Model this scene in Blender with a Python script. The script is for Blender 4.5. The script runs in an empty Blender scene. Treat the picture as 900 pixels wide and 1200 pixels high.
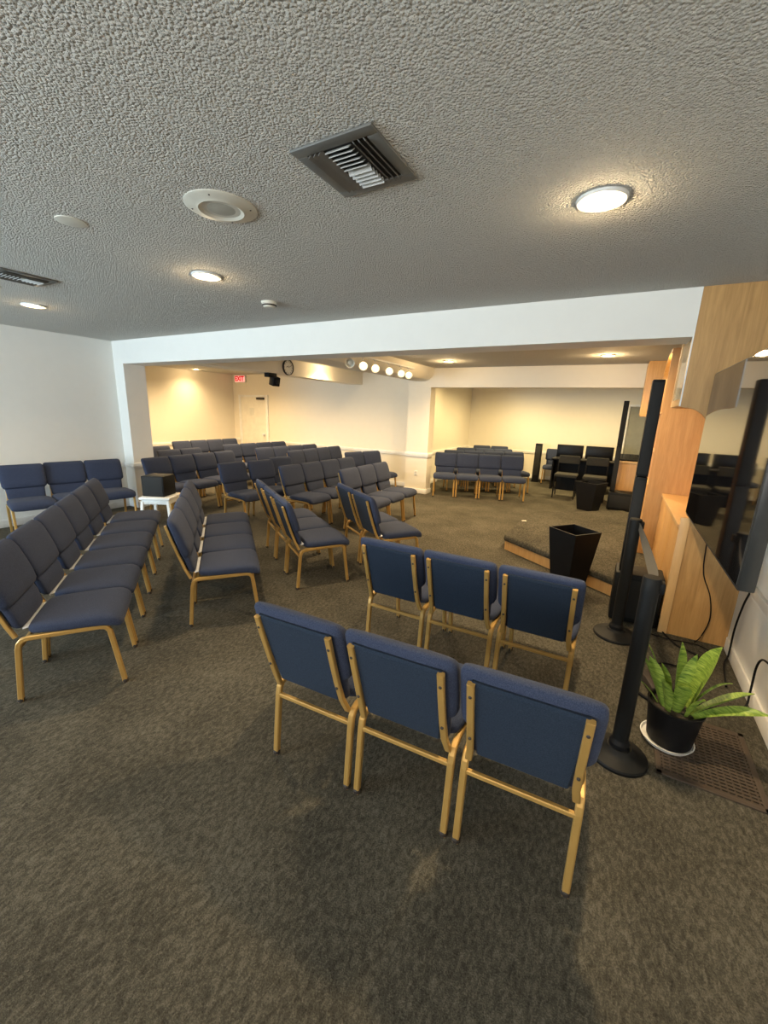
import bpy, bmesh, math, random
from mathutils import Vector, Matrix, Euler
PI = math.pi
random.seed(7)
scn = bpy.context.scene
COL = scn.collection

# ------------------------------------------------------------------ materials
def new_mat(name):
    m = bpy.data.materials.new(name)
    m.use_nodes = True
    nt = m.node_tree
    b = nt.nodes['Principled BSDF']
    return m, nt, b

def coords(nt, scale=(1, 1, 1), rot=(0, 0, 0)):
    tc = nt.nodes.new('ShaderNodeTexCoord')
    mp = nt.nodes.new('ShaderNodeMapping')
    mp.inputs['Scale'].default_value = scale
    mp.inputs['Rotation'].default_value = rot
    nt.links.new(tc.outputs['Object'], mp.inputs['Vector'])
    return mp.outputs['Vector']

def noise(nt, vec, scale, detail=3, rough=.55, dist=0):
    n = nt.nodes.new('ShaderNodeTexNoise')
    n.inputs['Scale'].default_value = scale
    n.inputs['Detail'].default_value = detail
    n.inputs['Roughness'].default_value = rough
    n.inputs['Distortion'].default_value = dist
    nt.links.new(vec, n.inputs['Vector'])
    return n.outputs['Fac']

def ramp(nt, fac, stops):
    r = nt.nodes.new('ShaderNodeValToRGB')
    e = r.color_ramp.elements
    e[0].position, e[0].color = stops[0][0], (*stops[0][1], 1)
    e[1].position, e[1].color = stops[-1][0], (*stops[-1][1], 1)
    for p, c in stops[1:-1]:
        x = e.new(p); x.color = (*c, 1)
    nt.links.new(fac, r.inputs['Fac'])
    return r.outputs['Color']

def bump(nt, b, h, strength=.5, dist=.01):
    n = nt.nodes.new('ShaderNodeBump')
    n.inputs['Strength'].default_value = strength
    n.inputs['Distance'].default_value = dist
    nt.links.new(h, n.inputs['Height'])
    nt.links.new(n.outputs['Normal'], b.inputs['Normal'])

def plain(name, col, rough=.5, metal=0.0, spec=None, bscale=0, bstr=.2, bdist=.002, var=.05):
    m, nt, b = new_mat(name)
    v = coords(nt)
    f = noise(nt, v, 9, 2)
    c0 = tuple(x * (1 - var) for x in col); c1 = tuple(min(1, x * (1 + var)) for x in col)
    nt.links.new(ramp(nt, f, [(.3, c0), (.7, c1)]), b.inputs['Base Color'])
    b.inputs['Roughness'].default_value = rough
    b.inputs['Metallic'].default_value = metal
    if spec is not None: b.inputs['Specular IOR Level'].default_value = spec
    if bscale:
        bump(nt, b, noise(nt, v, bscale, 2), bstr, bdist)
    return m

def emit(name, col, strength):
    m, nt, b = new_mat(name)
    b.inputs['Base Color'].default_value = (*col, 1)
    b.inputs['Emission Color'].default_value = (*col, 1)
    b.inputs['Emission Strength'].default_value = strength
    return m

def mat_carpet(name='carpet', k=1.0):
    m, nt, b = new_mat(name)
    v = coords(nt)
    f1 = noise(nt, coords(nt, (60, 32, 40), (0, 0, .6)), 1.0, 4, .7, .5)
    f2 = noise(nt, v, 190, 3, .75)
    f3 = noise(nt, v, 2.2, 4, .6)
    mx = nt.nodes.new('ShaderNodeMath'); mx.operation = 'MULTIPLY_ADD'
    nt.links.new(f2, mx.inputs[0]); mx.inputs[1].default_value = .9; nt.links.new(f1, mx.inputs[2])
    m2 = nt.nodes.new('ShaderNodeMath'); m2.operation = 'MULTIPLY_ADD'
    nt.links.new(f3, m2.inputs[0]); m2.inputs[1].default_value = .45; nt.links.new(mx.outputs[0], m2.inputs[2])
    m3 = nt.nodes.new('ShaderNodeMath'); m3.operation = 'MULTIPLY_ADD'
    nt.links.new(m2.outputs[0], m3.inputs[0]); m3.inputs[1].default_value = .80; m3.inputs[2].default_value = -.20
    c = ramp(nt, m3.outputs[0], [(.48, tuple(x * k for x in (.025, .023, .017))), (.72, tuple(x * k for x in (.074, .067, .051))), (.92, tuple(x * k for x in (.15, .138, .106)))])
    nt.links.new(c, b.inputs['Base Color'])
    b.inputs['Roughness'].default_value = .95
    b.inputs['Specular IOR Level'].default_value = .1
    bump(nt, b, mx.outputs[0], .8, .012)
    return m

def mat_popcorn():
    m, nt, b = new_mat('popcorn_ceiling')
    v = coords(nt)
    vo = nt.nodes.new('ShaderNodeTexVoronoi')
    vo.inputs['Scale'].default_value = 105
    vo.inputs['Randomness'].default_value = 1
    nt.links.new(v, vo.inputs['Vector'])
    n1 = noise(nt, v, 85, 4, .7, .3)
    n2 = noise(nt, v, 130, 3, .7)
    a = nt.nodes.new('ShaderNodeMath'); a.operation = 'MULTIPLY_ADD'
    nt.links.new(vo.outputs['Distance'], a.inputs[0]); a.inputs[1].default_value = -1.1; nt.links.new(n1, a.inputs[2])
    a2 = nt.nodes.new('ShaderNodeMath'); a2.operation = 'MULTIPLY_ADD'
    nt.links.new(n2, a2.inputs[0]); a2.inputs[1].default_value = .45; nt.links.new(a.outputs[0], a2.inputs[2])
    nt.links.new(ramp(nt, n1, [(.3, (.78, .75, .68)), (.7, (.87, .84, .77))]), b.inputs['Base Color'])
    b.inputs['Roughness'].default_value = .9
    b.inputs['Specular IOR Level'].default_value = .15
    bump(nt, b, a2.outputs[0], 1.0, .021)
    return m

def mat_wood(name, c0, c1, grain=(18, 18, 1.2), rough=.42):
    m, nt, b = new_mat(name)
    v = coords(nt, grain)
    f = noise(nt, v, 2.2, 5, .6, .8)
    f2 = noise(nt, v, 9, 3, .6)
    a = nt.nodes.new('ShaderNodeMath'); a.operation = 'MULTIPLY_ADD'
    nt.links.new(f2, a.inputs[0]); a.inputs[1].default_value = .35; nt.links.new(f, a.inputs[2])
    nt.links.new(ramp(nt, a.outputs[0], [(.4, c0), (.95, c1)]), b.inputs['Base Color'])
    b.inputs['Roughness'].default_value = rough
    return m

def mat_fabric(name, c0, c1):
    m, nt, b = new_mat(name)
    v = coords(nt)
    f = noise(nt, v, 260, 2, .7)
    nt.links.new(ramp(nt, f, [(.32, c0), (.68, c1)]), b.inputs['Base Color'])
    b.inputs['Roughness'].default_value = .9
    b.inputs['Specular IOR Level'].default_value = .2
    b.inputs['Sheen Weight'].default_value = .03
    b.inputs['Sheen Roughness'].default_value = .5
    bump(nt, b, f, .35, .002)
    return m

M = {}
M['carpet'] = mat_carpet()
M['stage_carpet'] = mat_carpet('stage_carpet', .9)
M['popcorn'] = mat_popcorn()
M['wall'] = plain('wall_paint', (.82, .80, .75), .75, bscale=120, bstr=.15, var=.008)
M['wall_far'] = plain('wall_paint_far', (.81, .755, .64), .75, bscale=120, bstr=.15, var=.008)
M['trim'] = plain('trim_paint', (.84, .83, .80), .45)
M['white'] = plain('white_plastic', (.80, .79, .75), .4)
M['offwhite'] = plain('off_white_plastic', (.62, .60, .52), .5)
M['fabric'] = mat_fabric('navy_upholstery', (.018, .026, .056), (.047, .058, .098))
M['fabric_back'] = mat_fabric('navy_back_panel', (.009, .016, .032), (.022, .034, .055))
M['gold'] = plain('gold_frame', (.46, .275, .08), .36, .35)
M['foot'] = plain('dark_foot_cap', (.03, .022, .018), .6)
M['steel'] = plain('pale_steel', (.75, .76, .78), .35, .2)
M['black'] = plain('black_plastic', (.008, .008, .009), .5, spec=.12)
M['black_tex'] = plain('black_textured_metal', (.007, .0075, .008), .55, spec=.2, bscale=200, bstr=.3)
M['grille'] = plain('black_speaker_grille', (.008, .008, .008), .75, bscale=400, bstr=.5)
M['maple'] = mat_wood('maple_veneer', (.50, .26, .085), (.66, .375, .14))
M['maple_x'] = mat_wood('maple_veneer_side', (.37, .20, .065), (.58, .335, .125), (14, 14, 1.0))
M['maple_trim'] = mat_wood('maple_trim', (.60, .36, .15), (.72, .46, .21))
M['tv'] = plain('tv_glass', (.004, .004, .005), .04, 0, .9)
M['tvcase'] = plain('tv_case', (.02, .021, .021), .35)
M['glasspale'] = plain('cabinet_glass', (.50, .46, .36), .08)
M['duct'] = plain('duct_dark', (.02, .018, .015), .8)
M['vent'] = plain('vent_grey_metal', (.13, .13, .12), .5)
M['slat'] = plain('vent_slat', (.50, .50, .48), .45)
M['bulb'] = emit('warm_bulb', (1.0, .74, .40), 22)
M['bulb_far'] = emit('warm_bulb_far', (1.0, .72, .36), 16)
M['bulb_track'] = emit('warm_bulb_track', (1.0, .80, .50), 5)
M['reflector'] = plain('lamp_reflector', (.80, .62, .32), .3)
M['exit_face'] = emit('exit_sign_face', (1.0, .38, .33), .75)
M['exit_text'] = emit('exit_sign_letters', (.45, .0, .0), .6)
M['soil'] = plain('potting_soil', (.03, .022, .015), .9, bscale=80, bstr=.8, bdist=.01)
M['grate'] = plain('brown_floor_grate', (.055, .038, .026), .55)
M['grey_fab'] = mat_fabric('grey_upholstery', (.030, .029, .025), (.058, .056, .047))
M['greydoor'] = plain('grey_paint', (.20, .20, .17), .6)
M['paper'] = plain('paper', (.72, .70, .62), .8)
M['clockface'] = plain('clock_face', (.70, .69, .66), .5)
M['belt'] = plain('belt_webbing', (.045, .043, .04), .7)
M['door'] = plain('door_paint', (.80, .76, .66), .5)
M['screen'] = plain('monitor_glass', (.005, .005, .006), .4, spec=.2)

def mat_leaf():
    m, nt, b = new_mat('snake_plant_leaf')
    v = coords(nt, (9, 9, 55))
    f = noise(nt, v, 1.6, 4, .65, 1.2)
    nt.links.new(ramp(nt, f, [(.34, (.055, .125, .015)), (.5, (.20, .31, .045)), (.72, (.40, .50, .11))]), b.inputs['Base Color'])
    b.inputs['Roughness'].default_value = .42
    return m
M['leaf'] = mat_leaf()

# ------------------------------------------------------------------ mesh builder
class MB:
    def __init__(s): s.bm = bmesh.new()
    def box(s, c, size, rot=None, bev=0.0, seg=2):
        t = bmesh.new()
        bmesh.ops.create_cube(t, size=1)
        bmesh.ops.scale(t, vec=size, verts=t.verts)
        if bev: bmesh.ops.bevel(t, geom=list(t.edges), offset=bev, segments=seg, affect='EDGES', profile=.5)
        mx = Matrix.Translation(c)
        if rot is not None:
            mx = mx @ (rot if isinstance(rot, Matrix) else Euler(rot).to_matrix().to_4x4())
        bmesh.ops.transform(t, matrix=mx, verts=t.verts)
        s.add(t); return s
    def add(s, t):
        me = bpy.data.meshes.new('tmp'); t.to_mesh(me); t.free()
        s.bm.from_mesh(me); bpy.data.meshes.remove(me)
    def bx(s, x0, x1, y0, y1, z0, z1, bev=0):
        return s.box(((x0 + x1) / 2, (y0 + y1) / 2, (z0 + z1) / 2), (x1 - x0, y1 - y0, z1 - z0), None, bev)
    def loft(s, rings, cap=True, closed=True):
        vs = [[s.bm.verts.new(p) for p in r] for r in rings]
        n = len(vs[0])
        for a, b in zip(vs, vs[1:]):
            for i in range(n if closed else n - 1):
                j = (i + 1) % n
                s.bm.faces.new((a[i], a[j], b[j], b[i]))
        if cap and closed:
            s.bm.faces.new(list(reversed(vs[0]))); s.bm.faces.new(vs[-1])
        return s
    def tube(s, pts, r, sides=8, square=False, up=(1, 0, 0), r2=None):
        pts = [Vector(p) for p in pts]
        rings = []
        for i, p in enumerate(pts):
            if i == 0: d = pts[1] - p
            elif i == len(pts) - 1: d = p - pts[i - 1]
            else: d = ((pts[i + 1] - p).normalized() + (p - pts[i - 1]).normalized())
            d.normalize()
            u = Vector(up)
            u = (u - d * u.dot(d))
            if u.length < 1e-4: u = d.orthogonal()
            u.normalize(); w = d.cross(u)
            ra = r if not isinstance(r, (list, tuple)) else r[i]
            if square:
                rb = r2 or ra; k = .35 * min(ra, rb)
                q = [(ra, rb - k), (ra - k, rb), (-ra + k, rb), (-ra, rb - k), (-ra, -rb + k), (-ra + k, -rb), (ra - k, -rb), (ra, -rb + k)]
                rings.append([p + u * a + w * b for a, b in q])
            else:
                rings.append([p + u * ra * math.cos(2 * PI * k / sides) + w * ra * math.sin(2 * PI * k / sides) for k in range(sides)])
        return s.loft(rings)
    def lathe(s, prof, c=(0, 0, 0), n=32, axis='z', cap=True):
        rings = []
        for r, h in prof:
            ring = []
            for k in range(n):
                a = 2 * PI * k / n
                if axis == 'z': p = (c[0] + r * math.cos(a), c[1] + r * math.sin(a), c[2] + h)
                elif axis == 'x': p = (c[0] + h, c[1] + r * math.cos(a), c[2] + r * math.sin(a))
                else: p = (c[0] + r * math.cos(a), c[1] + h, c[2] + r * math.sin(a))
                ring.append(p)
            rings.append(ring)
        return s.loft(rings, cap)
    def prism(s, poly, axis, a0, a1):
        """poly: 2D points in the plane perpendicular to axis, extruded from a0 to a1"""
        def P(p, a):
            if axis == 'x': return (a, p[0], p[1])
            if axis == 'y': return (p[0], a, p[1])
            return (p[0], p[1], a)
        r0 = [s.bm.verts.new(P(p, a0)) for p in poly]; r1 = [s.bm.verts.new(P(p, a1)) for p in poly]
        n = len(poly)
        for i in range(n):
            j = (i + 1) % n
            s.bm.faces.new((r0[i], r0[j], r1[j], r1[i]))
        s.bm.faces.new(list(reversed(r0))); s.bm.faces.new(r1)
        return s
    def build(s, name, mat, parent=None, ang=25):
        bmesh.ops.recalc_face_normals(s.bm, faces=s.bm.faces)
        me = bpy.data.meshes.new(name); s.bm.to_mesh(me); s.bm.free()
        for p in me.polygons: p.use_smooth = True
        me.set_sharp_from_angle(angle=math.radians(ang))
        me.materials.append(M[mat] if isinstance(mat, str) else mat)
        o = bpy.data.objects.new(name, me); COL.objects.link(o)
        if parent: o.parent = parent
        return o

def thing(name, label, cat, loc=(0, 0, 0), rz=0, group=None):
    o = bpy.data.objects.new(name, None); COL.objects.link(o)
    o.empty_display_size = .1
    o.location = loc; o.rotation_euler = (0, 0, rz)
    o['label'] = label; o['category'] = cat
    if group: o['group'] = group
    return o
def tag(o, label, cat, group=None):
    o['label'] = label; o['category'] = cat
    if group: o['group'] = group
    return o
def struct(o):
    o['kind'] = 'structure'; return o
def copy_tree(o, parent=None):
    c = o.copy(); COL.objects.link(c)
    if parent: c.parent = parent
    for ch in list(o.children): copy_tree(ch, c)
    return c

# ------------------------------------------------------------------ the room
ZC, ZF = 2.54, 2.49           # ceiling heights: front room, far room
HY0, HY1, HZ = 3.72, 4.05, 2.212
XL, XR = -6.87, .92
XLF = -9.57
YB = 8.30; YP0, YP1 = 7.77, 8.02; YA = 11.75
YN = -3.2

struct(MB().bx(XLF - .2, XR + .2, YN - .2, YA + .2, -.12, 0).build('floor', 'carpet'))
struct(MB().bx(XL - .1, XR + .1, YN - .1, HY0 + .1, ZC, ZC + .1).build('ceiling', 'popcorn'))
struct(MB().bx(XLF - .1, XR + .1, HY0 + .1, YA + .1, ZF, ZF + .15).build('ceiling_far', 'popcorn'))
struct(MB().bx(XL - .1, XL, YN - .1, HY0, 0, ZC).build('wall_left', 'wall'))
struct(MB().bx(XR, XR + .1, YN - .1, YA + .1, 0, ZC).build('wall_right', 'wall'))
# near wall behind the camera, with the window opening that lets the daylight in
WX0, WX1, WZ0, WZ1 = -6.6, -4.0, .75, 2.25
w = MB()
VX0, VX1 = -1.8, .2  # second opening, unseen, added to brighten the ceiling and nearest chair backs
w.bx(XL - .1, WX0, YN - .1, YN, 0, ZC).bx(WX1, VX0, YN - .1, YN, 0, ZC).bx(VX1, XR + .1, YN - .1, YN, 0, ZC)
w.bx(VX0, VX1, YN - .1, YN, 0, WZ0).bx(VX0, VX1, YN - .1, YN, WZ1, ZC)
w.bx(WX0, WX1, YN - .1, YN, 0, WZ0).bx(WX0, WX1, YN - .1, YN, WZ1, ZC)
struct(w.build('wall_near', 'wall'))
for k, (a, b_, nn) in enumerate(((WX0, WX1, 3), (VX0, VX1, 2))):
    wf = MB()
    for i in range(nn + 1):
        x = a + (b_ - a) * i / nn
        wf.bx(x - .025, x + .025, YN - .08, YN - .02, WZ0, WZ1)
    wf.bx(a, b_, YN - .08, YN - .02, WZ0, WZ0 + .05).bx(a, b_, YN - .08, YN - .02, WZ1 - .05, WZ1)
    struct(wf.build('window_%d' % (k + 1), 'trim'))  # the second window is an added one
# header beam and left column dividing the two spaces
struct(MB().prism([(XL, 0), (-6.625, 0), (-6.625, HZ), (.34, HZ + .012), (.34, ZC), (XL, ZC)], 'y', HY0, HY1).build('wall_header', 'wall'))
# far room
struct(MB().bx(XLF - .1, XLF, HY1 - .1, YB + .1, 0, ZF).build('wall_far_left', 'wall_far'))
struct(MB().bx(XLF, XL, HY1 - .1, HY1, 0, ZF).build('wall_far_near', 'wall_far'))
struct(MB().bx(XLF, -3.82, YB, YB + .1, 0, ZF).build('wall_back', 'wall_far'))
struct(MB().bx(-3.85, -3.365, YP0, YP1, 0, ZF).build('wall_pillar', 'wall_far'))
struct(MB().bx(-3.365, XR, YP0, YP1, 2.135, ZF).build('wall_alcove_header', 'wall_far'))
struct(MB().bx(-3.92, -3.82, YP1 - .01, YA + .1, 0, ZF).build('wall_alcove_left', 'wall_far'))
struct(MB().bx(-3.82, XR, YA, YA + .1, 0, ZF).build('wall_alcove_back', 'wall_far'))
struct(MB().bx(-5.62, -5.30, HY1, YB, 2.218, ZF).build('beam_1', 'wall_far'))
struct(MB().prism([(-3.72, ZF), (-3.72, 2.25), (-3.50, 2.25), (-3.42, 2.275), (-3.36, 2.33), (-3.33, 2.40), (-3.32, ZF)], 'y', HY1, YP0).build('beam_2', 'wall_far'))

# chair rails and baseboards
def rail(n, x0, x1, y0, y1, z, name='trim'):
    b = MB(); b.bx(x0, x1, y0, y1, z - .03, z + .03, .006); b.bx(x0 + .004, x1 - .004, y0 + .004, y1 - .004, z - .045, z - .03)
    return struct(b.build('%s_%d' % (name, n), 'trim'))
t = .025
rail(1, XL, XL + t, YN, HY0, .69)
rail(2, XL, -6.625 + t, HY0 - t, HY0, .69)
rail(3, -6.625, -6.625 + t, HY0, HY1 + t, .69)
rail(4, XLF, XLF + t, HY1, YB, .71)
rail(5, XLF, -9.33, YB - t, YB, .75)
rail(6, -8.24, -3.85, YB - t, YB, .755)
rail(7, -3.85 - t, -3.365 + t, YP0 - t, YP0, .813)
rail(8, -3.365, -3.365 + t, YP0, YP1, .813)
rail(9, -3.82, -3.82 + t, YP1, YA, .74)
rail(10, -3.82, XR, YA - t, YA, .715)
rail(11, XR - t, XR, YN, HY0 - .03, .585)
def base(side, x0, x1, y0, y1):
    struct(MB().bx(x0, x1, y0, y1, 0, .10, .004).build('baseboard_' + side, 'trim'))
t = .014
base('left', XL, XL + t, YN, HY0); base('column', XL, -6.625 + t, HY0 - t, HY0); base('column_side', -6.625, -6.625 + t, HY0, HY1)
base('far_left', XLF, XLF + t, HY1, YB); base('back', -8.24, -3.85, YB - t, YB)
base('pillar', -3.85 - t, -3.365 + t, YP0 - t, YP0); base('pillar_side', -3.365, -3.365 + t, YP0, YP1)
base('alcove_left', -3.82, -3.82 + t, YP1, YA); base('alcove_back', -3.82, XR, YA - t, YA)
base('right', XR - t, XR, YN, HY0 - .03)

# door in the back wall
d = struct(MB().bx(-9.25, -8.32, YB - .02, YB + .01, .01, 1.90).build('door_1', 'door'))
f = MB(); f.bx(-9.33, -9.25, YB - .035, YB, 0, 1.96, .005).bx(-8.32, -8.24, YB - .035, YB, 0, 1.96, .005).bx(-9.25, -8.32, YB - .035, YB, 1.90, 1.96, .005)
f.build('door_frame', 'trim', d)
MB().bx(-8.62, -8.36, YB - .075, YB - .02, 1.84, 1.895, .006).build('door_closer', 'foot', d)
hb = MB(); hb.lathe([(.03, 0), (.03, -.02), (.012, -.025), (.012, -.05), (.03, -.055), (.03, -.08), (.01, -.085)], (-8.39, YB - .02, .93), 16, 'y')
hb.build('door_knob', 'steel', d)
pp = MB().bx(-8.93, -8.77, YB - .024, YB - .0205, 1.42, 1.62)
pp.build('paper_notice', 'paper', d)
# grey door standing ajar in the alcove, with its white frame
d2 = struct(MB().box((.52, YA - .18, .97), (.82, .04, 1.94), (0, 0, -.28), .004).build('door_2', 'greydoor'))
fr = MB(); fr.bx(.045, .11, YA - .045, YA, 0, 1.96, .004).bx(.86, .92, YA - .045, YA, 0, 1.96, .004).bx(.045, .92, YA - .045, YA, 1.95, 2.0, .004)
fr.build('door_frame', 'trim', d2)

# ------------------------------------------------------------------ upholstered stacking chair
def superring(hw, hz, n=28, e=5.0):
    out = []
    for k in range(n):
        a = 2 * PI * (k + .5) / n
        c, s_ = math.cos(a), math.sin(a)
        out.append((hw * math.copysign(abs(c) ** (2 / e), c), hz * math.copysign(abs(s_) ** (2 / e), s_)))
    return out

def make_chair():
    root = thing('stacking_chair', 'navy fabric chair with gold metal legs', 'chair')
    # seat cushion, front edge rolled down
    rings = []
    for y, hw, hz, zc in [(-.170, .165, .012, .420), (-.165, .185, .026, .421), (-.150, .200, .035, .422), (-.10, .213, .039, .423),
                          (0, .222, .041, .424), (.10, .224, .044, .425), (.18, .224, .047, .423), (.225, .222, .049, .416),
                          (.252, .218, .045, .406), (.268, .208, .034, .398), (.275, .19, .016, .394)]:
        rings.append([(x, y, zc + z) for x, z in superring(hw, hz, 28, 3.6)])
    MB().loft(rings).build('seat', 'fabric', root, 60)
    # backrest: padded upper part over a narrower lumbar part
    def yb(z): return -.205 - (z - .40) * .29
    rings = []
    for z, hw, ht, off in [(.425, .150, .010, 0), (.430, .172, .020, 0), (.445, .186, .026, .002), (.52, .190, .029, .004), (.548, .192, .027, .002),
                           (.562, .200, .025, .0), (.572, .212, .034, .008), (.59, .220, .040, .012), (.64, .223, .042, .014),
                           (.72, .224, .041, .013), (.79, .224, .038, .010), (.820, .221, .034, .006), (.838, .212, .024, .002), (.846, .196, .009, 0)]:
        rings.append([(x, yb(z) + off + q, z) for x, q in superring(hw, ht, 32, 4.2)])
    back = MB().loft(rings).build('backrest', 'fabric', root, 60)
    rings = []
    for z, hw in [(.432, .150), (.44, .156), (.79, .182), (.806, .176)]:
        ya = yb(z) - .0275 - (.006 if z > .6 else 0)
        e = .004 if z in (.432, .806) else .009
        rings.append([(-hw, ya + .01, z), (-hw, ya - e + .004, z), (-hw + .006, ya - e, z), (hw - .006, ya - e, z), (hw, ya - e + .004, z), (hw, ya + .01, z)])
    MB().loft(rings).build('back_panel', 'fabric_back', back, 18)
    for s in (-1, 1):
        # back uprights with two screw heads
        u = MB()
        pts = [(s * .176, yb(.80) - .044, .80), (s * .176, yb(.70) - .045, .70), (s * .176, yb(.56) - .043, .56), (s * .178, yb(.46) - .038, .46), (s * .187, -.226, .385)]
        u.tube(pts, .0130, square=True, up=(1, 0, 0), r2=.010)
        u.build('back_upright', 'gold', root)
        sc = MB()
        for z in (.745, .535):
            sc.lathe([(.006, 0), (.006, -.004), (.002, -.006)], (s * .176, yb(z) - .053, z), 10, 'y')
        sc.build('screw', 'foot', root)
        # seat rail with rounded ends
        pts = [(s * .201, -.219, .322), (s * .201, -.212, .352), (s * .201, -.196, .372), (s * .201, -.168, .380), (s * .201, .165, .386), (s * .201, .193, .379), (s * .201, .209, .358), (s * .201, .214, .322)]
        MB().tube(pts, 0.0135, square=True, up=(1, 0, 0)).build('seat_rail', 'gold', root)
        lg = MB().tube([(s * .201, -.250, .0), (s * .201, -.219, .326)], 0.0135, square=True).build('leg', 'gold', root)
        MB().lathe([(.015, 0), (.017, .003), (.017, .018), (.014, .022)], (s * .201, -.2495, 0), 10).build('foot_cap', 'foot', lg)
        lg = MB().tube([(s * .201, .254, .0), (s * .201, .214, .326)], 0.0135, square=True).build('leg', 'gold', root)
        MB().lathe([(.015, 0), (.017, .003), (.017, .018), (.014, .022)], (s * .201, .2535, 0), 10).build('foot_cap', 'foot', lg)
    MB().tube([(-.201, -.221, .318), (.201, -.221, .318)], .010, square=True, up=(0, 0, 1)).build('stretcher', 'gold', root)
    MB().box((0, .06, .372), (.38, .26, .014), None, .003).build('seat_pan', 'foot', root)
    MB().box((0, -.186, .424), (.325, .030, .010), (.25, 0, 0), .003).build('rear_strip', 'steel', root)
    return root

proto = make_chair()
used = [False]
ORD = ['first', 'second', 'third', 'fourth', 'fifth', 'sixth']
def put_chair(x, y, th, label, group):
    o = copy_tree(proto) if used[0] else proto
    used[0] = True
    o.location = (x - math.sin(th) * .25, y + math.cos(th) * .25, 0)
    o.rotation_euler = (0, 0, th)
    o['label'] = label; o['category'] = 'chair'; o['group'] = group
    return o
def row(x, y, th, n, sg, labels, group, pitch=.4545):
    for i in range(n):
        j = random.uniform(-.003, .003)
        put_chair(x + math.cos(th) * pitch * i * sg, y + math.sin(th) * pitch * i * sg, th + j, labels[i], group)
def lab(prefix, suffix, n, names=None):
    return ['%s %s %s' % (prefix, (names or ORD)[i], suffix) for i in range(n)]

row(-1.043, 1.242, .054, 3, 1, ['navy chair seen from behind, left of the nearest three in foreground', 'navy chair seen from behind, middle of the nearest three in foreground',
                                'navy chair seen from behind, right of the nearest three, beside the near belt post'], 'nearest three chairs')
row(-1.172, 2.279, .016, 3, 1, ['navy chair seen from behind, left of the second three-chair row by the platform', 'navy chair seen from behind, middle of the second three-chair row by the platform',
                                'navy chair seen from behind, right of the second row, in front of the tapered planter'], 'second row of three chairs')
row(-2.12, 3.50, -.574, 2, -1, ['navy chair, nearer of the angled pair just behind the second row', 'navy chair, farther of the angled pair just behind the second row'], 'angled pair of chairs')
row(-2.59, 2.844, -.574, 3, -1, lab('navy chair,', 'from the near end of the angled three-chair row mid-room', 3), 'angled row of three chairs mid-room')
row(-2.803, 1.91, -.693, 4, -1, lab('navy chair,', 'from the near end of the angled four-chair row', 4), 'angled row of four chairs')
row(-2.87, .875, -.648, 6, -1, lab('navy chair,', 'from the near end of the long six-chair row on the left', 6), 'left row of six chairs')
for (x, y), l in zip([(-6.46, 2.24), (-6.42, 2.69), (-6.33, 3.13)], ['left', 'middle', 'right']):
    put_chair(x, y, -1.793, 'bright blue chair along the left white wall, %s of three' % l, 'chairs against the left wall')
put_chair(-4.837, 4.148, -1.669, 'blue chair with pale gold legs standing at row front beyond the white stool', 'row of three behind the beam opening')
put_chair(-4.76, 4.63, -1.74, 'blue chair, second of three in the row just past the opening', 'row of three behind the beam opening')
put_chair(-4.86, 5.17, -1.75, 'blue chair, third of three in the row just past the opening', 'row of three behind the beam opening')
row(-4.046, 4.532, -1.59, 4, -1, lab('dark blue chair,', 'from the left in the four-chair row mid far-room', 4), 'four-chair row mid far-room')
row(-3.21, 4.817, -1.552, 3, -1, lab('grey-blue chair,', 'from the left in the three-chair row nearest the pillar', 3), 'three-chair row nearest the pillar')
row(-5.455, 6.238, -1.527, 4, -1, lab('dark chair,', 'from the left in the four-chair row before the white wall', 4), 'four-chair row before the white wall')
put_chair(-4.485, 6.835, -1.886, 'dark navy chair, left of the pair by the white chair rail', 'pair by the chair rail')
put_chair(-4.345, 7.27, -1.886, 'dark navy chair, right of the pair by the white chair rail', 'pair by the chair rail')
row(-6.26, 6.20, -1.62, 4, -1, lab('dark chair,', 'from the left in the row under the wall camera', 4, ), 'row under the wall camera')
row(-7.25, 6.22, -1.62, 4, -1, lab('dark chair,', 'from the left in the row before the back door', 4), 'row before the back door')
row(-6.103, 3.793, -1.499, 4, -1, lab('dark chair,', 'from the white column in the row beside it', 4), 'four-chair row by the column')
row(-7.01, 4.61, -1.55, 2, -1, ['dark chair behind the column row, nearer the column', 'dark chair behind the column row, farther from the column'], 'pair behind the column row')
put_chair(-7.72, 4.88, -1.56, 'dark chair peeking out beside the column, low before the tan wall', 'single chair behind the column')
row(-8.524, 5.917, -1.549, 4, -1, lab('dark chair,', 'from the left in the rearmost row against the tan wall', 4), 'rearmost row by the tan wall')
row(-3.12, 8.185, 3.494, 4, -1, lab('navy chair facing us,', 'from the pillar in the alcove front row', 4), 'alcove front row')
row(-3.20, 8.93, 3.66, 4, -1, lab('navy chair,', 'from the left in the second row of the alcove', 4), 'alcove second row')
row(-3.22, 9.80, 3.62, 3, -1, lab('navy chair,', 'from the left in the third row of the alcove', 3), 'alcove third row')
row(-3.16, 10.92, 3.45, 2, -1, ['navy chair, left of two at the alcove back wall', 'navy chair, right of two at the alcove back wall'], 'alcove last row')
put_chair(-1.39, 11.45, PI + .03, 'single navy chair behind the black computer desk', 'chair by the desk')

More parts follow.
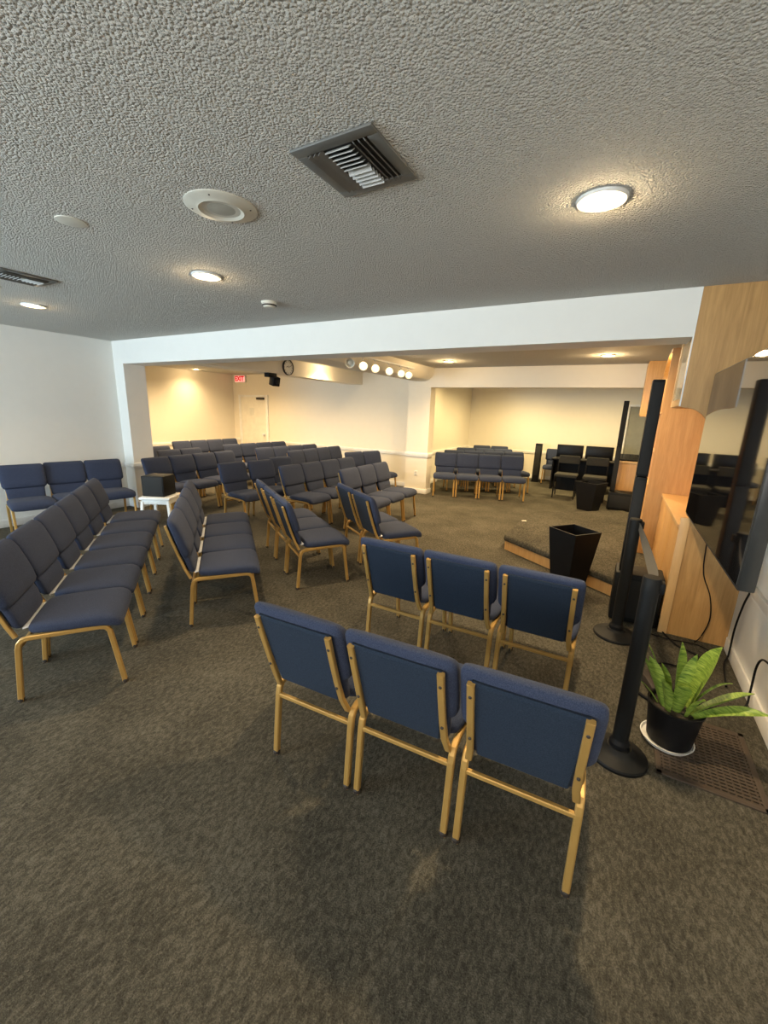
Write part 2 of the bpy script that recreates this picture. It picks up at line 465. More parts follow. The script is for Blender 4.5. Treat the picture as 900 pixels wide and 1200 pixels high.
# ------------------------------------------------------------------ ceiling fittings
def recessed(x, y, z, label, group, bulb='bulb', power=40, r=.10, spot=2.3, col=(1, .76, .45)):
    o = thing('recessed_light', label, 'ceiling light', (x, y, z), 0, group)
    MB().lathe([(r * .78, -.001), (r * .80, -.012), (r * .94, -.012), (r, -.006), (r, .004), (r * .72, .004)], (0, 0, 0), 36).build('trim_ring', 'white', o)
    MB().lathe([(r * .80, -.009), (r * .62, -.0035), (.001, -.003)], (0, 0, 0), 28, cap=False).build('reflector', 'reflector', o)
    MB().lathe([(.001, -.013), (r * .30, -.012), (r * .44, -.008), (r * .46, -.004)], (0, 0, 0), 28).build('bulb', bulb, o)
    li = bpy.data.lights.new('recessed_or_fill_lamp', 'SPOT'); li.energy = power; li.color = col
    li.spot_size = spot; li.spot_blend = .9; li.shadow_soft_size = .06
    lo = bpy.data.objects.new('recessed_or_fill_lamp', li); COL.objects.link(lo); lo.location = (x, y, z - .03)
    gl = bpy.data.lights.new('recessed_glow', 'POINT'); gl.energy = power * (.03 if z == ZC else .07); gl.color = col; gl.shadow_soft_size = .03
    go = bpy.data.objects.new('recessed_glow', gl); COL.objects.link(go); go.location = (x, y, z - .035)
    return o
g = 'recessed lights in the front ceiling'
recessed(-.21, 2.157, ZC, 'recessed warm ceiling light nearest the wooden cabinet', g, power=140)
recessed(-2.707, 2.168, ZC, 'recessed warm ceiling light between round speaker and smoke detector', g, power=90)
recessed(-5.15, 2.10, ZC, 'recessed warm ceiling light near the left white wall', g, power=55)
for x in (-.3, -2.7, -5.1):   # unseen lamps added behind the camera for illumination
    li = bpy.data.lights.new('recessed_or_fill_lamp', 'SPOT'); li.energy = 40; li.color = (1, .76, .45); li.spot_size = 2.6; li.spot_blend = .95; li.shadow_soft_size = .15
    lo = bpy.data.objects.new('recessed_or_fill_lamp', li); COL.objects.link(lo); lo.location = (x, -.6, ZC - .03)
g = 'recessed lights in the far ceiling'
for (x, y), l in zip([(-9.15, 6.85), (-7.85, 7.05), (-5.02, 6.75), (-2.65, 6.78), (-.30, 6.65)],
                     ['recessed warm light above the tan left wall', 'recessed warm light beside the exit sign', 'recessed warm light right of the wall clock',
                      'recessed warm light right of the spotlight row', 'recessed warm light near the wooden upper cabinet']):
    recessed(x, y, ZF, l, g, 'bulb_far', 50 if x < -7 else 110 if x < -4 else 170, .085, 2.6, (1, .72, .38))
for x, y in [(-8.2, 5.2), (-6.4, 5.4), (-2.6, 4.9), (-.4, 4.9), (-6.6, 6.5), (-8.1, 6.4)]:  # unseen spots without fittings, added as warm fill for the far room
    li = bpy.data.lights.new('recessed_or_fill_lamp', 'SPOT'); li.energy = 120 if x > -1 else 135; li.color = (1, .71, .38); li.spot_size = 2.9; li.spot_blend = .9; li.shadow_soft_size = .1
    lo = bpy.data.objects.new('recessed_or_fill_lamp', li); COL.objects.link(lo); lo.location = (x, y, ZF - .03)
for x, y in [(-2.3, 10.3), (-.5, 10.1), (-3.0, 9.0)]:
    li = bpy.data.lights.new('recessed_or_fill_lamp', 'SPOT'); li.energy = 190 if y > 9.5 else 80; li.color = (1, .75, .36); li.spot_size = 3.0; li.spot_blend = .8; li.shadow_soft_size = .12
    lo = bpy.data.objects.new('recessed_or_fill_lamp', li); COL.objects.link(lo); lo.location = (x, y, ZF - .03)

def register(name, label, x0, x1, y0, y1):
    o = thing(name, label, 'air vent', ((x0 + x1) / 2, (y0 + y1) / 2, ZC), 0, 'ceiling air vents')
    hx, hy = (x1 - x0) / 2, (y1 - y0) / 2
    fw = .045
    f = MB()
    for (a0, a1, b0, b1) in [(-hx, hx, -hy, -hy + fw), (-hx, hx, hy - fw, hy), (-hx, -hx + fw, -hy + fw, hy - fw), (hx - fw, hx, -hy + fw, hy - fw)]:
        f.bx(a0, a1, b0, b1, -.010, 0, .003)
    f.build('frame', 'vent', o)
    MB().bx(-hx + fw, hx - fw, -hy + fw, hy - fw, -.0035, -.0005).build('backing', 'duct', o)
    ix, iy = hx - fw, hy - fw
    for i in range(3):
        xx = -ix + .012 + i * .022
        MB().box((xx, 0, -.010), (.003, 2 * iy, .022), (0, .7, 0)).build('slat', 'vent', o)
        xx = ix - .012 - i * .022
        MB().box((xx, 0, -.010), (.003, 2 * iy, .022), (0, -.7, 0)).build('slat', 'vent', o)
    n = 11
    for i in range(n):
        yy = -iy + .012 + i * (2 * iy - .024) / (n - 1)
        a = .75 if i < n / 2 else -.75
        MB().box((0, yy, -.011), (2 * ix - .15, .021, .0025), (a, 0, 0)).build('slat', 'slat', o)
    return o
register('air_vent', 'square grey metal ceiling air vent with white slats, nearest the camera', -1.17, -.83, 1.32, 1.67)
register('air_vent', 'dark ceiling air vent near the left edge of the ceiling', -4.27, -3.93, 1.44, 1.79)

o = thing('ceiling_speaker', 'round off-white flush ceiling speaker left of the air vent', 'speaker', (-1.755, 1.51, ZC))
MB().lathe([(.085, -.010), (.10, -.018), (.112, -.012), (.15, -.008), (.16, -.003), (.16, .002), (.085, .002)], (0, 0, 0), 48).build('rim', 'offwhite', o)
MB().lathe([(.001, -.013), (.05, -.011), (.086, -.008), (.088, -.002)], (0, 0, 0), 36).build('grille', plain('speaker_mesh', (.42, .41, .35), .7, bscale=300, bstr=.5), o)
sc = MB()
for k in range(4):
    a = .5 + k * PI / 2
    sc.lathe([(.0035, -.012), (.0035, -.004)], (.135 * math.cos(a), .135 * math.sin(a), 0), 8)
sc.build('screw', 'foot', o)
pc = MB().lathe([(.001, -.008), (.05, -.007), (.068, -.004), (.07, 0)], (-2.60, 1.28, ZC), 32).build('cover_plate', M['offwhite'])
tag(pc, 'small round blank cover plate on the ceiling left of the speaker', 'cover plate')
pc2 = MB().lathe([(.001, -.008), (.04, -.007), (.055, -.004), (.058, 0)], (-4.62, 1.62, ZC), 32).build('cover_plate', M['offwhite'])
tag(pc2, 'small round cover plate beyond the dark vent at the left edge', 'cover plate')
o = thing('smoke_detector', 'cream smoke detector on the ceiling in front of the header', 'smoke detector', (-2.83, 2.90, ZC))
MB().lathe([(.001, -.045), (.045, -.045), (.055, -.035), (.06, -.018), (.068, -.016), (.07, -.002), (.07, 0)], (0, 0, 0), 32).build('housing', 'offwhite', o)
MB().lathe([(.057, -.034), (.062, -.030), (.062, -.024), (.059, -.022)], (0, 0, 0), 32, cap=False).build('vent_ring', 'foot', o)

# spotlights on a track under the soffit
tr = MB().bx(-3.325, -3.295, 4.6, 6.85, 2.375, 2.405, .004).build('light_track', 'white')
tag(tr, 'white light track running along the upper side of the far soffit', 'light track')
for i, y in enumerate([4.80, 5.13, 5.46, 5.88, 6.28, 6.56]):
    aim = Vector((.55, -.80, -.35)).normalized()
    lit = i > 0
    o = thing('track_spotlight', ('glowing track spotlight on the far soffit, %s lit one from the left' % ORD[i - 1]) if lit else 'unlit track spotlight at the left end of the far soffit track', 'spotlight', (-3.27, y, 2.36), 0, 'track spotlights')
    MB().tube([(-.03, 0, .02), (0, 0, -.01), (0, 0, -.06)], .008).build('stem', 'white', o)
    q = Vector((0, 0, 1)).rotation_difference(aim).to_matrix().to_4x4()
    mx = Matrix.Translation((0, 0, -.09)) @ q
    b = MB(); b.lathe([(.025, -.07), (.040, -.055), (.052, .0), (.064, .06), (.058, .06), (.046, .0)], (0, 0, 0), 20)
    bmesh.ops.transform(b.bm, matrix=mx, verts=b.bm.verts); b.build('lamp_can', 'offwhite', o)
    b = MB(); b.lathe([(.001, .030), (.018, .028), (.032, .018), (.036, .005)], (0, 0, 0), 16)
    bmesh.ops.transform(b.bm, matrix=mx, verts=b.bm.verts); b.build('bulb', 'bulb_track' if lit else 'offwhite', o)
    if lit:
        li = bpy.data.lights.new('track_lamp', 'SPOT'); li.energy = 8; li.color = (1, .82, .55); li.shadow_soft_size = .03; li.spot_size = 2.2; li.spot_blend = .8
        lo = bpy.data.objects.new('track_lamp', li); COL.objects.link(lo); lo.location = Vector((-3.27, y, 2.27)) + aim * .05
        lo.rotation_euler = (-aim).to_track_quat('Z', 'Y').to_euler()

# wall clock on the beam
o = thing('wall_clock', 'round white wall clock with dark rim on the far beam', 'clock', (-5.30, 5.83, 2.345))
MB().lathe([(.001, .02), (.118, .02), (.12, 0)], (0, 0, 0), 40, 'x').build('face', 'clockface', o)
MB().lathe([(.118, .002), (.118, .028), (.123, .034), (.130, .030), (.133, .0)], (0, 0, 0), 40, 'x', cap=False).build('rim', 'tvcase', o)
tk = MB()
for k in range(12):
    a = k * PI / 6
    tk.box((.0215, .098 * math.sin(a), .098 * math.cos(a)), (.002, .006, .022), (-a, 0, 0))
tk.build('hour_mark', 'black', o)
MB().box((.0235, -.028, .012), (.002, .062, .008), (.4, 0, 0)).build('hand', 'black', o)
MB().box((.0235, .035, .018), (.002, .085, .006), (.45, 0, 0)).build('hand', 'black', o)
# camera / projector hanging below the beam
o = thing('wall_camera', 'black camera hanging from a bracket under the far beam', 'camera', (-5.33, 5.48, 2.218))
MB().bx(-.05, .05, -.14, .06, -.07, 0, .006).build('bracket', 'black', o)
MB().box((.03, .02, -.13), (.13, .14, .15), (0, .25, -.2), .012).build('body', 'black', o)
MB().lathe([(.035, 0), (.035, .025), (.028, .03), (.001, .026)], (.095, .0, -.145), 20, 'x').build('lens', 'screen', o)
# exit sign
o = thing('exit_sign', 'red illuminated EXIT sign in the far corner above the door', 'exit sign', (-9.22, YB, 2.38))
MB().bx(-.20, .20, -.06, 0, -.095, .085, .008).build('housing', 'white', o)
MB().bx(-.185, .185, -.064, -.058, -.082, .072).build('face', 'exit_face', o)
cu = bpy.data.curves.new('lettering', 'FONT'); cu.body = 'EXIT'; cu.size = .17; cu.align_x = 'CENTER'; cu.align_y = 'CENTER'; cu.extrude = .002; cu.offset = .008
to = bpy.data.objects.new('tmp_text', cu); COL.objects.link(to)
bpy.context.view_layer.update()
me = bpy.data.meshes.new_from_object(to.evaluated_get(bpy.context.evaluated_depsgraph_get()))
bpy.data.objects.remove(to)
me.materials.clear(); me.materials.append(M['exit_text'])
to = bpy.data.objects.new('lettering', me); COL.objects.link(to); to.parent = o; to.location = (0, -.067, -.005); to.rotation_euler = (PI / 2, 0, 0)

# wall outlet
def outlet(x, y, z, label, rz=0):
    o = thing('wall_outlet', label, 'outlet', (x, y, z), rz)
    MB().bx(-.036, .036, -.006, 0, -.058, .058, .003).build('plate', 'white', o)
    for dz in (-.024, .024):
        MB().bx(-.015, .015, -.009, -.005, dz - .014, dz + .014, .003).build('socket', 'offwhite', o)
outlet(-3.60, YP0, .42, 'white wall outlet low on the far pillar')

# ------------------------------------------------------------------ maple wall unit on the right
CX = .34; BX = .50; Y0, Y1, YU = 3.72, 5.30, 4.42
o = thing('wall_cabinet', 'maple wall unit with glazed upper doors and countertop beside the television', 'cabinet', (0, 0, 0))
arc = [(CX, ZC), (CX, 1.755)]
for k in range(0, 13):
    a = PI / 2 * k / 12
    arc.append((.372 + .163 * math.sin(a), 1.58 + .165 * math.cos(a)))
arc += [(.535, .885), (.49, .885), (.49, 0.0), (XR, 0.0), (XR, ZC)]
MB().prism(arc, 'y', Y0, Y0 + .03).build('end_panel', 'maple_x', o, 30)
MB().bx(.485, .545, Y0 - .012, Y0, .0, .95, .002).build('trim_strip', 'maple_trim', o)
MB().bx(CX - .002, CX + .005, Y0 - .004, Y0 + .034, 1.755, ZC).build('edge_band', 'trim', o)
up = MB(); up.bx(CX + .022, XR, Y0 + .03, YU, 1.755, 2.45); up.build('upper_carcass', 'maple', o)
n = 1
for i in range(n):
    a, b = Y0 + .035, YU
    dr = MB(); fw = .05
    dr.bx(CX, CX + .022, a, b, 1.76, 1.76 + fw).bx(CX, CX + .022, a, b, 2.40 - fw, 2.40).bx(CX, CX + .022, a, a + fw, 1.76 + fw, 2.40 - fw).bx(CX, CX + .022, b - fw, b, 1.76 + fw, 2.40 - fw)
    dd = dr.build('door', 'maple_trim', o)
    MB().bx(CX + .008, CX + .012, a + fw, b - fw, 1.76 + fw, 2.40 - fw).build('glass', 'glasspale', dd)
MB().bx(.89, XR, Y0 + .03, Y1, .885, 2.45).build('back_panel', 'maple', o)
MB().bx(BX - .02, .9, Y0 + .03, Y1, .855, .885, .003).build('countertop', 'maple_trim', o)
MB().bx(BX + .012, .9, Y0 + .03, Y1, .08, .855).build('base_carcass', 'maple', o)
for i in range(3):
    a, b = Y0 + .035 + (Y1 - Y0 - .04) * i / 3, Y0 + .035 + (Y1 - Y0 - .04) * (i + 1) / 3 - .008
    dd = MB().bx(BX - .008, BX + .012, a, b, .10, .848, .003).build('door', 'maple', o)

# tall arched display tower beyond it, lit from inside
o = thing('display_cabinet', 'tall maple display cabinet with a lit arched niche behind the black column speaker', 'cabinet', (0, 0, 0))
ya, yb_ = 5.31, 6.12
prof = [(ya, 0), (yb_, 0), (yb_, 2.13)]
for k in range(1, 13):
    a = PI / 2 * k / 12
    prof.append((yb_ - .62 + .62 * math.cos(a), 2.13 + .24 * math.sin(a)))
prof += [(ya, 2.37)]
MB().prism(prof, 'x', CX + .16, XR).build('carcass', 'maple', o, 30)
# front frame around the niche: stiles, sill and arched head
head = MB()
for k in range(14):
    a0, a1 = PI / 2 * k / 14, PI / 2 * (k + 1) / 14
    def po(a, r): return (yb_ - .62 + (.62 - r) * math.cos(a), 2.13 + (.24 - r) * math.sin(a))
    head.prism([po(a0, 0), po(a1, 0), po(a1, .035), po(a0, .035)], 'x', CX, CX + .16)
head.bx(CX, CX + .16, ya + .03, yb_ - .62, 2.335, 2.37)
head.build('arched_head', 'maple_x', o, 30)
MB().bx(CX, CX + .16, ya, ya + .03, 0, 2.37).build('side_panel', 'maple', o)
MB().bx(CX, CX + .16, yb_ - .035, yb_, 0, 2.13).build('side_panel', 'maple_trim', o)
MB().bx(CX, CX + .16, ya + .03, yb_ - .035, 0, .95).build('base_front', 'maple', o)
for z in (1.30, 1.72):
    MB().bx(CX + .01, CX + .16, ya + .03, yb_ - .035, z, z + .02).build('shelf', 'maple_trim', o)
li = bpy.data.lights.new('niche_lamp', 'POINT'); li.energy = 5; li.color = (1, .78, .35); li.shadow_soft_size = .03
lo = bpy.data.objects.new('niche_lamp', li); COL.objects.link(lo); lo.location = (CX + .08, 5.6, 2.25)

o = thing('upper_cabinet', 'orange maple upper cabinet at the end of the alcove header', 'cabinet', (0, 0, 0))
MB().bx(.215, XR, 7.44, 7.77, 1.70, ZF, .004).build('carcass', 'maple', o)
MB().bx(.205, .215, 7.45, 7.76, 1.72, 2.46, .002).build('door', 'maple_trim', o)

# maple desk in the alcove with equipment
o = thing('reception_desk', 'maple panel desk in the alcove behind the far column speaker', 'desk', (0, 0, 0))
MB().bx(.03, .88, 9.06, 9.09, 0, .835, .002).build('front_panel', 'maple', o)
MB().bx(.03, .06, 9.09, 9.7, 0, .835, .002).build('side_panel', 'maple', o)
MB().bx(.85, .88, 9.09, 9.7, 0, .835, .002).build('side_panel', 'maple', o)
MB().bx(.01, .90, 9.04, 9.74, .835, .875, .004).build('desktop', 'maple_trim', o)
o = thing('mixing_console', 'low black mixing console lying on the maple desk', 'mixer', (.26, 9.35, .875))
MB().prism([(-.22, 0), (.22, 0), (.22, .10), (.17, .11), (-.22, .03)], 'x', -.22, .22).build('housing', 'black', o)
kb = MB()
for i in range(6):
    for j in range(3):
        kb.lathe([(.012, 0), (.009, .02), (.001, .021)], (-.17 + i * .065, -.12 + j * .09, .045 + j * .02), 8)
kb.build('knob', 'tvcase', o)
o = thing('desk_speaker', 'small upright black box at the back of the maple desk', 'speaker', (.44, 9.42, .875))
MB().bx(.03, .13, .08, .18, 0, .17, .006).build('housing', 'black', o)
MB().bx(.037, .123, .074, .081, .012, .158, .003).build('grille', 'grille', o)

# ------------------------------------------------------------------ television on the right wall
TX, TY0, TY1, TZ0, TZ1 = .50, 2.075, 3.685, .985, 1.975
o = thing('television', 'large glossy black wall-mounted television reflecting the room', 'television', (TX, (TY0 + TY1) / 2, (TZ0 + TZ1) / 2))
hy, hz = (TY1 - TY0) / 2, (TZ1 - TZ0) / 2
MB().bx(.004, .062, -hy, hy, -hz, hz, .006).build('case', 'tvcase', o)
MB().bx(0, .005, -hy + .008, hy - .008, -hz + .018, hz - .008).build('screen', 'tv', o, 5)
MB().bx(.062, .12, -.5, .5, -.32, .25, .012).build('back_housing', 'tvcase', o)
MB().bx(.12, XR - TX, -.06, .06, -.05, .05, .006).build('mount_arm', 'black', o)
MB().bx(XR - TX - .03, XR - TX, -.2, .2, -.25, .25, .006).build('mount_plate', 'black', o)

def cable(name, label, pts, r=.006, cat='cable', mat='black'):
    P = [Vector(p) for p in pts]; path = []
    for i in range(len(P) - 1):
        p0, p1, p2, p3 = P[max(i - 1, 0)], P[i], P[i + 1], P[min(i + 2, len(P) - 1)]
        for k in range(8):
            t = k / 8
            path.append(.5 * (2 * p1 + (p2 - p0) * t + (2 * p0 - 5 * p1 + 4 * p2 - p3) * t * t + (3 * p1 - p0 - 3 * p2 + p3) * t ** 3))
    path.append(P[-1])
    ob = MB().tube(path, r, 8, up=(.3, .2, .9)).build(name, mat)
    return tag(ob, label, cat)
cable('power_cable', 'black cable hanging from the television down the white wall', [(.60, 2.6, 1.1), (.75, 2.9, 1.0), (.885, 3.30, .98), (.895, 3.36, .80), (.893, 3.38, .60), (.895, 3.46, .45), (.892, 3.50, .25), (.895, 3.50, .05), (.86, 3.40, .012), (.82, 3.1, .012)])
cable('signal_cable', 'thin dark cable running down the maple end panel below the television', [(.66, 3.69, .99), (.67, 3.70, .75), (.69, 3.70, .55), (.76, 3.705, .38), (.79, 3.705, .20), (.76, 3.705, .04), (.72, 3.66, .010)], .004)
cable('wall_cable', 'black cable dropping from the near white wall behind the plant', [(.895, 2.55, .42), (.893, 2.80, .37), (.895, 2.92, .33), (.893, 2.96, .25), (.893, 2.95, .10), (.87, 2.90, .012), (.74, 2.80, .012), (.60, 2.78, .012)])
cable('floor_cable', 'black cable looping on the carpet beside the subwoofer', [(.52, 3.70, .012), (.60, 3.52, .012), (.72, 3.42, .012), (.62, 3.22, .012), (.48, 3.18, .012), (.40, 3.05, .012)], .006)
cable('extension_cable', 'black cable on the carpet between plant and maple panel', [(.42, 3.62, .010), (.55, 3.60, .010), (.74, 3.62, .010), (.84, 3.5, .010)], .004)

# ------------------------------------------------------------------ column loudspeakers on subwoofers
def column_speaker(x0, x1, y0, y1, hs, tx0, tx1, ty0, ty1, zt, la, lb):
    cx, cy = (x0 + x1) / 2, (y0 + y1) / 2
    o = thing('subwoofer', la, 'speaker', (cx, cy, 0))
    MB().bx(x0 - cx, x1 - cx, y0 - cy, y1 - cy, .012, hs, .012).build('cabinet', 'black_tex', o)
    MB().bx(x0 - cx + .03, x1 - cx - .03, y0 - cy - .004, y0 - cy + .003, .05, hs - .05, .002).build('grille', 'grille', o)
    ft = MB()
    for sx in (x0 - cx + .04, x1 - cx - .04):
        for sy in (y0 - cy + .04, y1 - cy - .04):
            ft.lathe([(.015, 0), (.018, .014)], (sx, sy, 0), 10)
    ft.build('rubber_foot', 'black', o)
    p = thing('column_speaker', lb, 'speaker', ((tx0 + tx1) / 2, (ty0 + ty1) / 2, hs))
    hx, hy = (tx1 - tx0) / 2, (ty1 - ty0) / 2
    H = zt - hs; h1 = H * .52
    MB().bx(-hx, hx, -hy, hy, 0, h1 - .002, .006).build('lower_column', 'black_tex', p)
    MB().bx(-hx, hx, -hy, hy, h1 + .002, H, .006).build('upper_column', 'black_tex', p)
    MB().bx(-hx + .008, hx - .008, -hy - .003, -hy + .002, h1 + .02, H - .02, .001).build('grille', 'grille', p)
    MB().bx(-hx + .008, hx - .008, -hy - .003, -hy + .002, .03, h1 - .03, .001).build('grille', 'grille', p)
column_speaker(.13, .475, 3.73, 4.00, 0.43, .152, .232, 3.77, 3.90, 1.945, 'black subwoofer on the floor beside the maple panel', 'tall black column loudspeaker in front of the display cabinet')
column_speaker(-.04, .42, 8.62, 8.98, .33, -.03, .055, 8.70, 8.80, 1.97, 'black subwoofer in the alcove before the maple desk', 'tall thin black column loudspeaker before the alcove back wall')
o = thing('floor_speaker', 'short black floor-standing tower speaker against the alcove back wall', 'speaker', (-1.77, 11.22, 0))
b = MB(); b.prism([(-.10, 0), (.10, 0), (.085, .975), (-.065, .975)], 'x', -.075, .075); b.build('cabinet', 'black', o)
MB().box((0, -.087, .55), (.12, .006, .76), (-.035, 0, 0), .002).build('grille', 'grille', o)
MB().bx(-.09, .09, -.12, .12, 0, .025, .004).build('base', 'black', o)

# ------------------------------------------------------------------ carpeted platform
poly = [(-1.075, 5.10), (.482, 4.03), (.482, 5.28), (.315, 5.28), (.315, 7.58), (.20, 7.70), (-.60, 6.98), (-1.055, 6.50)]
o = thing('stage_platform', 'low carpeted platform with a maple edge beside the wall unit', 'platform', (0, 0, 0))
MB().prism(poly, 'z', 0, .115).build('fascia', 'maple', o)
def inset(p, d):
    c = (sum(q[0] for q in p) / len(p), sum(q[1] for q in p) / len(p)); out = []
    for x, y in p:
        v = Vector((x - c[0], y - c[1])); v *= (1 + d / v.length); out.append((min(c[0] + v.x, x if x > .3 else 9), c[1] + v.y))
    return out
b = MB(); rings = []
for z, d in [(.115, .0), (.118, .014), (.135, .022), (.165, .022), (.182, .014), (.19, .0)]:
    rings.append([(x, y, z) for x, y in inset(poly, d)])
b.loft(rings); b.build('carpet_top', 'stage_carpet', o, 60)
sp = MB().box((-1.02, 5.95, .196), (.06, .035, .008), (0, 0, .6), .003).build('paper_scrap', 'paper')
tag(sp, 'small white paper scrap on the left edge of the platform', 'paper')

# tapered planters
def planter(x, y, rz, h, rt, rb, label):
    o = thing('tapered_planter', label, 'planter', (x, y, 0), rz, 'tapered black planters')
    t = .012
    rings = [[(-rb, -rb, 0), (rb, -rb, 0), (rb, rb, 0), (-rb, rb, 0)], [(-rt, -rt, h), (rt, -rt, h), (rt, rt, h), (-rt, rt, h)],
             [(-rt + t, -rt + t, h), (rt - t, -rt + t, h), (rt - t, rt - t, h), (-rt + t, rt - t, h)]]
    q = rt - t; q2 = (rb + (rt - rb) * .62) - t
    rings.append([(-q2, -q2, h * .62), (q2, -q2, h * .62), (q2, q2, h * .62), (-q2, q2, h * .62)])
    MB().loft(rings).build('pot', 'black', o)
    return o
planter(-.25, 4.255, -.66, .60, .165, .108, 'tapered square black planter standing before the platform')
planter(-.33, 8.35, -.45, .52, .20, .135, 'tapered square black planter before the desk chairs in the alcove')

# ------------------------------------------------------------------ belt posts
def stanchion(x, y, h, r, rb, label):
    o = thing('belt_post', label, 'barrier post', (x, y, 0), 0, 'black belt posts')
    MB().lathe([(rb, 0), (rb, .012), (rb * .97, .02), (rb * .6, .036), (r * 1.7, .05), (r * 1.5, .062), (.01, .062)], (0, 0, 0), 44).build('base', 'black_tex', o)
    MB().lathe([(r * 1.28, .055), (r * 1.28, .085), (r * 1.05, .10), (r, .105)], (0, 0, 0), 28).build('collar', 'black', o)
    MB().lathe([(r, .08), (r, h - .07), (.002, h - .07)], (0, 0, 0), 28).build('post', 'black_tex', o)
    MB().lathe([(r * 1.05, h - .075), (r * 1.05, h - .008), (r * .95, h), (.002, h + .001)], (0, 0, 0), 28).build('head', 'black_tex', o)
    MB().box((r * 1.15, .01, h - .045), (.022, .05, .05), None, .004).build('belt_clip', 'black', o)
    return o
stanchion(.219, 2.112, .965, .036, .135, 'black belt post with round base beside the potted plant')
stanchion(.190, 3.46, .945, .040, .155, 'farther black belt post in front of the subwoofer')
b = MB(); N = 14; rr = []
for i in range(N + 1):
    s = i / N; y = 3.42 + (2.155 - 3.42) * s; x = .215 + (.232 - .215) * s + .05 * math.sin(PI * s); z = .90 + .02 * s - .10 * math.sin(PI * s); tw = .9 * math.sin(PI * s)
    dx, dz = .026 * math.sin(tw), .026 * math.cos(tw)
    rr.append([(x - dx - .001, y, z - dz), (x - dx + .001, y, z - dz), (x + dx + .001, y, z + dz), (x + dx - .001, y, z + dz)])
b.loft(rr); tag(b.build('barrier_belt', 'belt'), 'dark webbing belt sagging between the two black posts', 'belt')

# ------------------------------------------------------------------ potted snake plant
PX, PY = .452, 2.36
o = thing('plant_saucer', 'round white saucer under the snake plant pot', 'saucer', (PX - .008, PY - .002, .008))
MB().lathe([(.001, 0), (.108, 0), (.119, .018), (.122, .022), (.117, .022), (.112, .006), (.001, .006)], (0, 0, 0), 40).build('dish', 'white', o)
o = thing('snake_plant', 'broad-leaved snake plant in a round black pot beside the belt post', 'potted plant', (PX, PY, .016))
MB().lathe([(.001, 0), (.095, 0), (.101, .01), (.122, .20), (.127, .203), (.127, .215), (.117, .215), (.112, .18), (.001, .18)], (0, 0, 0), 44).build('pot', 'black', o)
MB().lathe([(.114, .17), (.113, .188), (.06, .196), (.001, .193)], (0, 0, 0), 24).build('soil', 'soil', o)
def leaf(bx_, by_, tip, width, curve=0.0, roll=0.0):
    p0 = Vector((bx_, by_, .18)); p2 = Vector(tip); mid = (p0 + p2) / 2 + Vector((0, 0, curve))
    n = 14; left, right, cen = [], [], []
    side = None
    rings = []
    for i in range(n + 1):
        s = i / n
        p = p0 * (1 - s) ** 2 + mid * 2 * s * (1 - s) + p2 * s * s
        d = ((mid - p0) * (1 - s) + (p2 - mid) * s).normalized()
        u = d.cross(Vector((0, 0, 1)))
        if u.length < .05: u = Vector((1, 0, 0))
        u.normalize(); u = (Matrix.Rotation(roll, 3, d) @ u)
        nn = u.cross(d).normalized()
        w = width * (.45 + .55 * math.sin(min(1, s * 1.5) * PI / 2)) * (1 - max(0, (s - .55) / .45) ** 2.2)
        w = max(w, .0015)
        th = .0035 * (1 - .6 * s)
        rings.append([p - u * w + nn * w * .35, p - u * w * .5 + nn * w * .10 , p + nn * 0, p + u * w * .5 + nn * w * .10, p + u * w + nn * w * .35,
                      p + u * w * .5 + nn * (w * .10 - th), p - nn * th, p - u * w * .5 + nn * (w * .10 - th)])
    MB().loft(rings).build('leaf', 'leaf', o, 60)
for args in [
    ((-.06, .0), (-.195, .0, .445), .036, .05, .4), ((-.05, -.03), (-.155, -.02, .45), .032, .05, 1.1), ((-.03, .02), (-.09, .04, .40), .034, .03, .9),
    ((0, .03), (-.02, .07, .53), .034, .04, .3), ((-.01, -.01), (.037, .0, .515), .026, .05, 1.0), ((.0, -.04), (.01, -.08, .37), .036, .05, -.2),
    ((.05, .02), (.128, .02, .575), .062, .05, .3), ((.05, -.02), (.275, -.02, .40), .042, .03, -.2), ((.06, -.04), (.34, -.05, .325), .030, .06, .3),
    ((.04, -.05), (.09, -.09, .33), .032, .05, 0), ((-.04, -.05), (-.085, -.08, .37), .034, .04, .1), ((-.04, .04), (-.186, .03, .522), .007, .08, .3),
    ((.04, .0), (.20, .02, .40), .008, .10, .2), ((-.07, .0), (-.185, -.03, .31), .009, .03, .2)]:
    leaf(args[0][0], args[0][1], *args[1:])

# floor grate, power box
o = thing('floor_grate', 'dark brown slotted floor grate in the carpet under the plant', 'floor grate', (.60, 2.36, 0))
f = MB()
hx, hy = .215, .27
for a0, a1, c0, c1 in [(-hx, hx, -hy, -hy + .025), (-hx, hx, hy - .025, hy), (-hx, -hx + .025, -hy, hy), (hx - .025, hx, -hy, hy)]:
    f.bx(a0, a1, c0, c1, 0, .008, .002)
f.build('frame', 'grate', o)
MB().bx(-hx + .02, hx - .02, -hy + .02, hy - .02, .0003, .0015).build('well', 'duct', o)
sl = MB()
for i in range(22):
    y = -hy + .03 + i * (2 * hy - .06) / 21
    sl.bx(-hx + .025, hx - .025, y - .006, y + .006, .0015, .007)
for i in range(14):
    x = -hx + .035 + i * (2 * hx - .07) / 13
    sl.bx(x - .003, x + .003, -hy + .02, hy - .02, .0015, .0065)
sl.build('bars', 'grate', o)
o = thing('power_supply', 'small dark power brick on the carpet behind the snake plant', 'power supply', (.43, 2.86, 0), .3)
MB().bx(-.07, .07, -.10, .10, 0, .06, .008).build('housing', 'foot', o)
MB().bx(-.05, .05, -.103, -.099, .018, .04, .002).build('socket_panel', 'black', o)
bk = MB().tube([(.26, 2.78, .012), (.33, 2.72, .012), (.40, 2.66, .012)], .010)
tag(bk.build('bracket_bar', 'black'), 'short black metal bar lying on the carpet behind the belt post', 'metal bar')

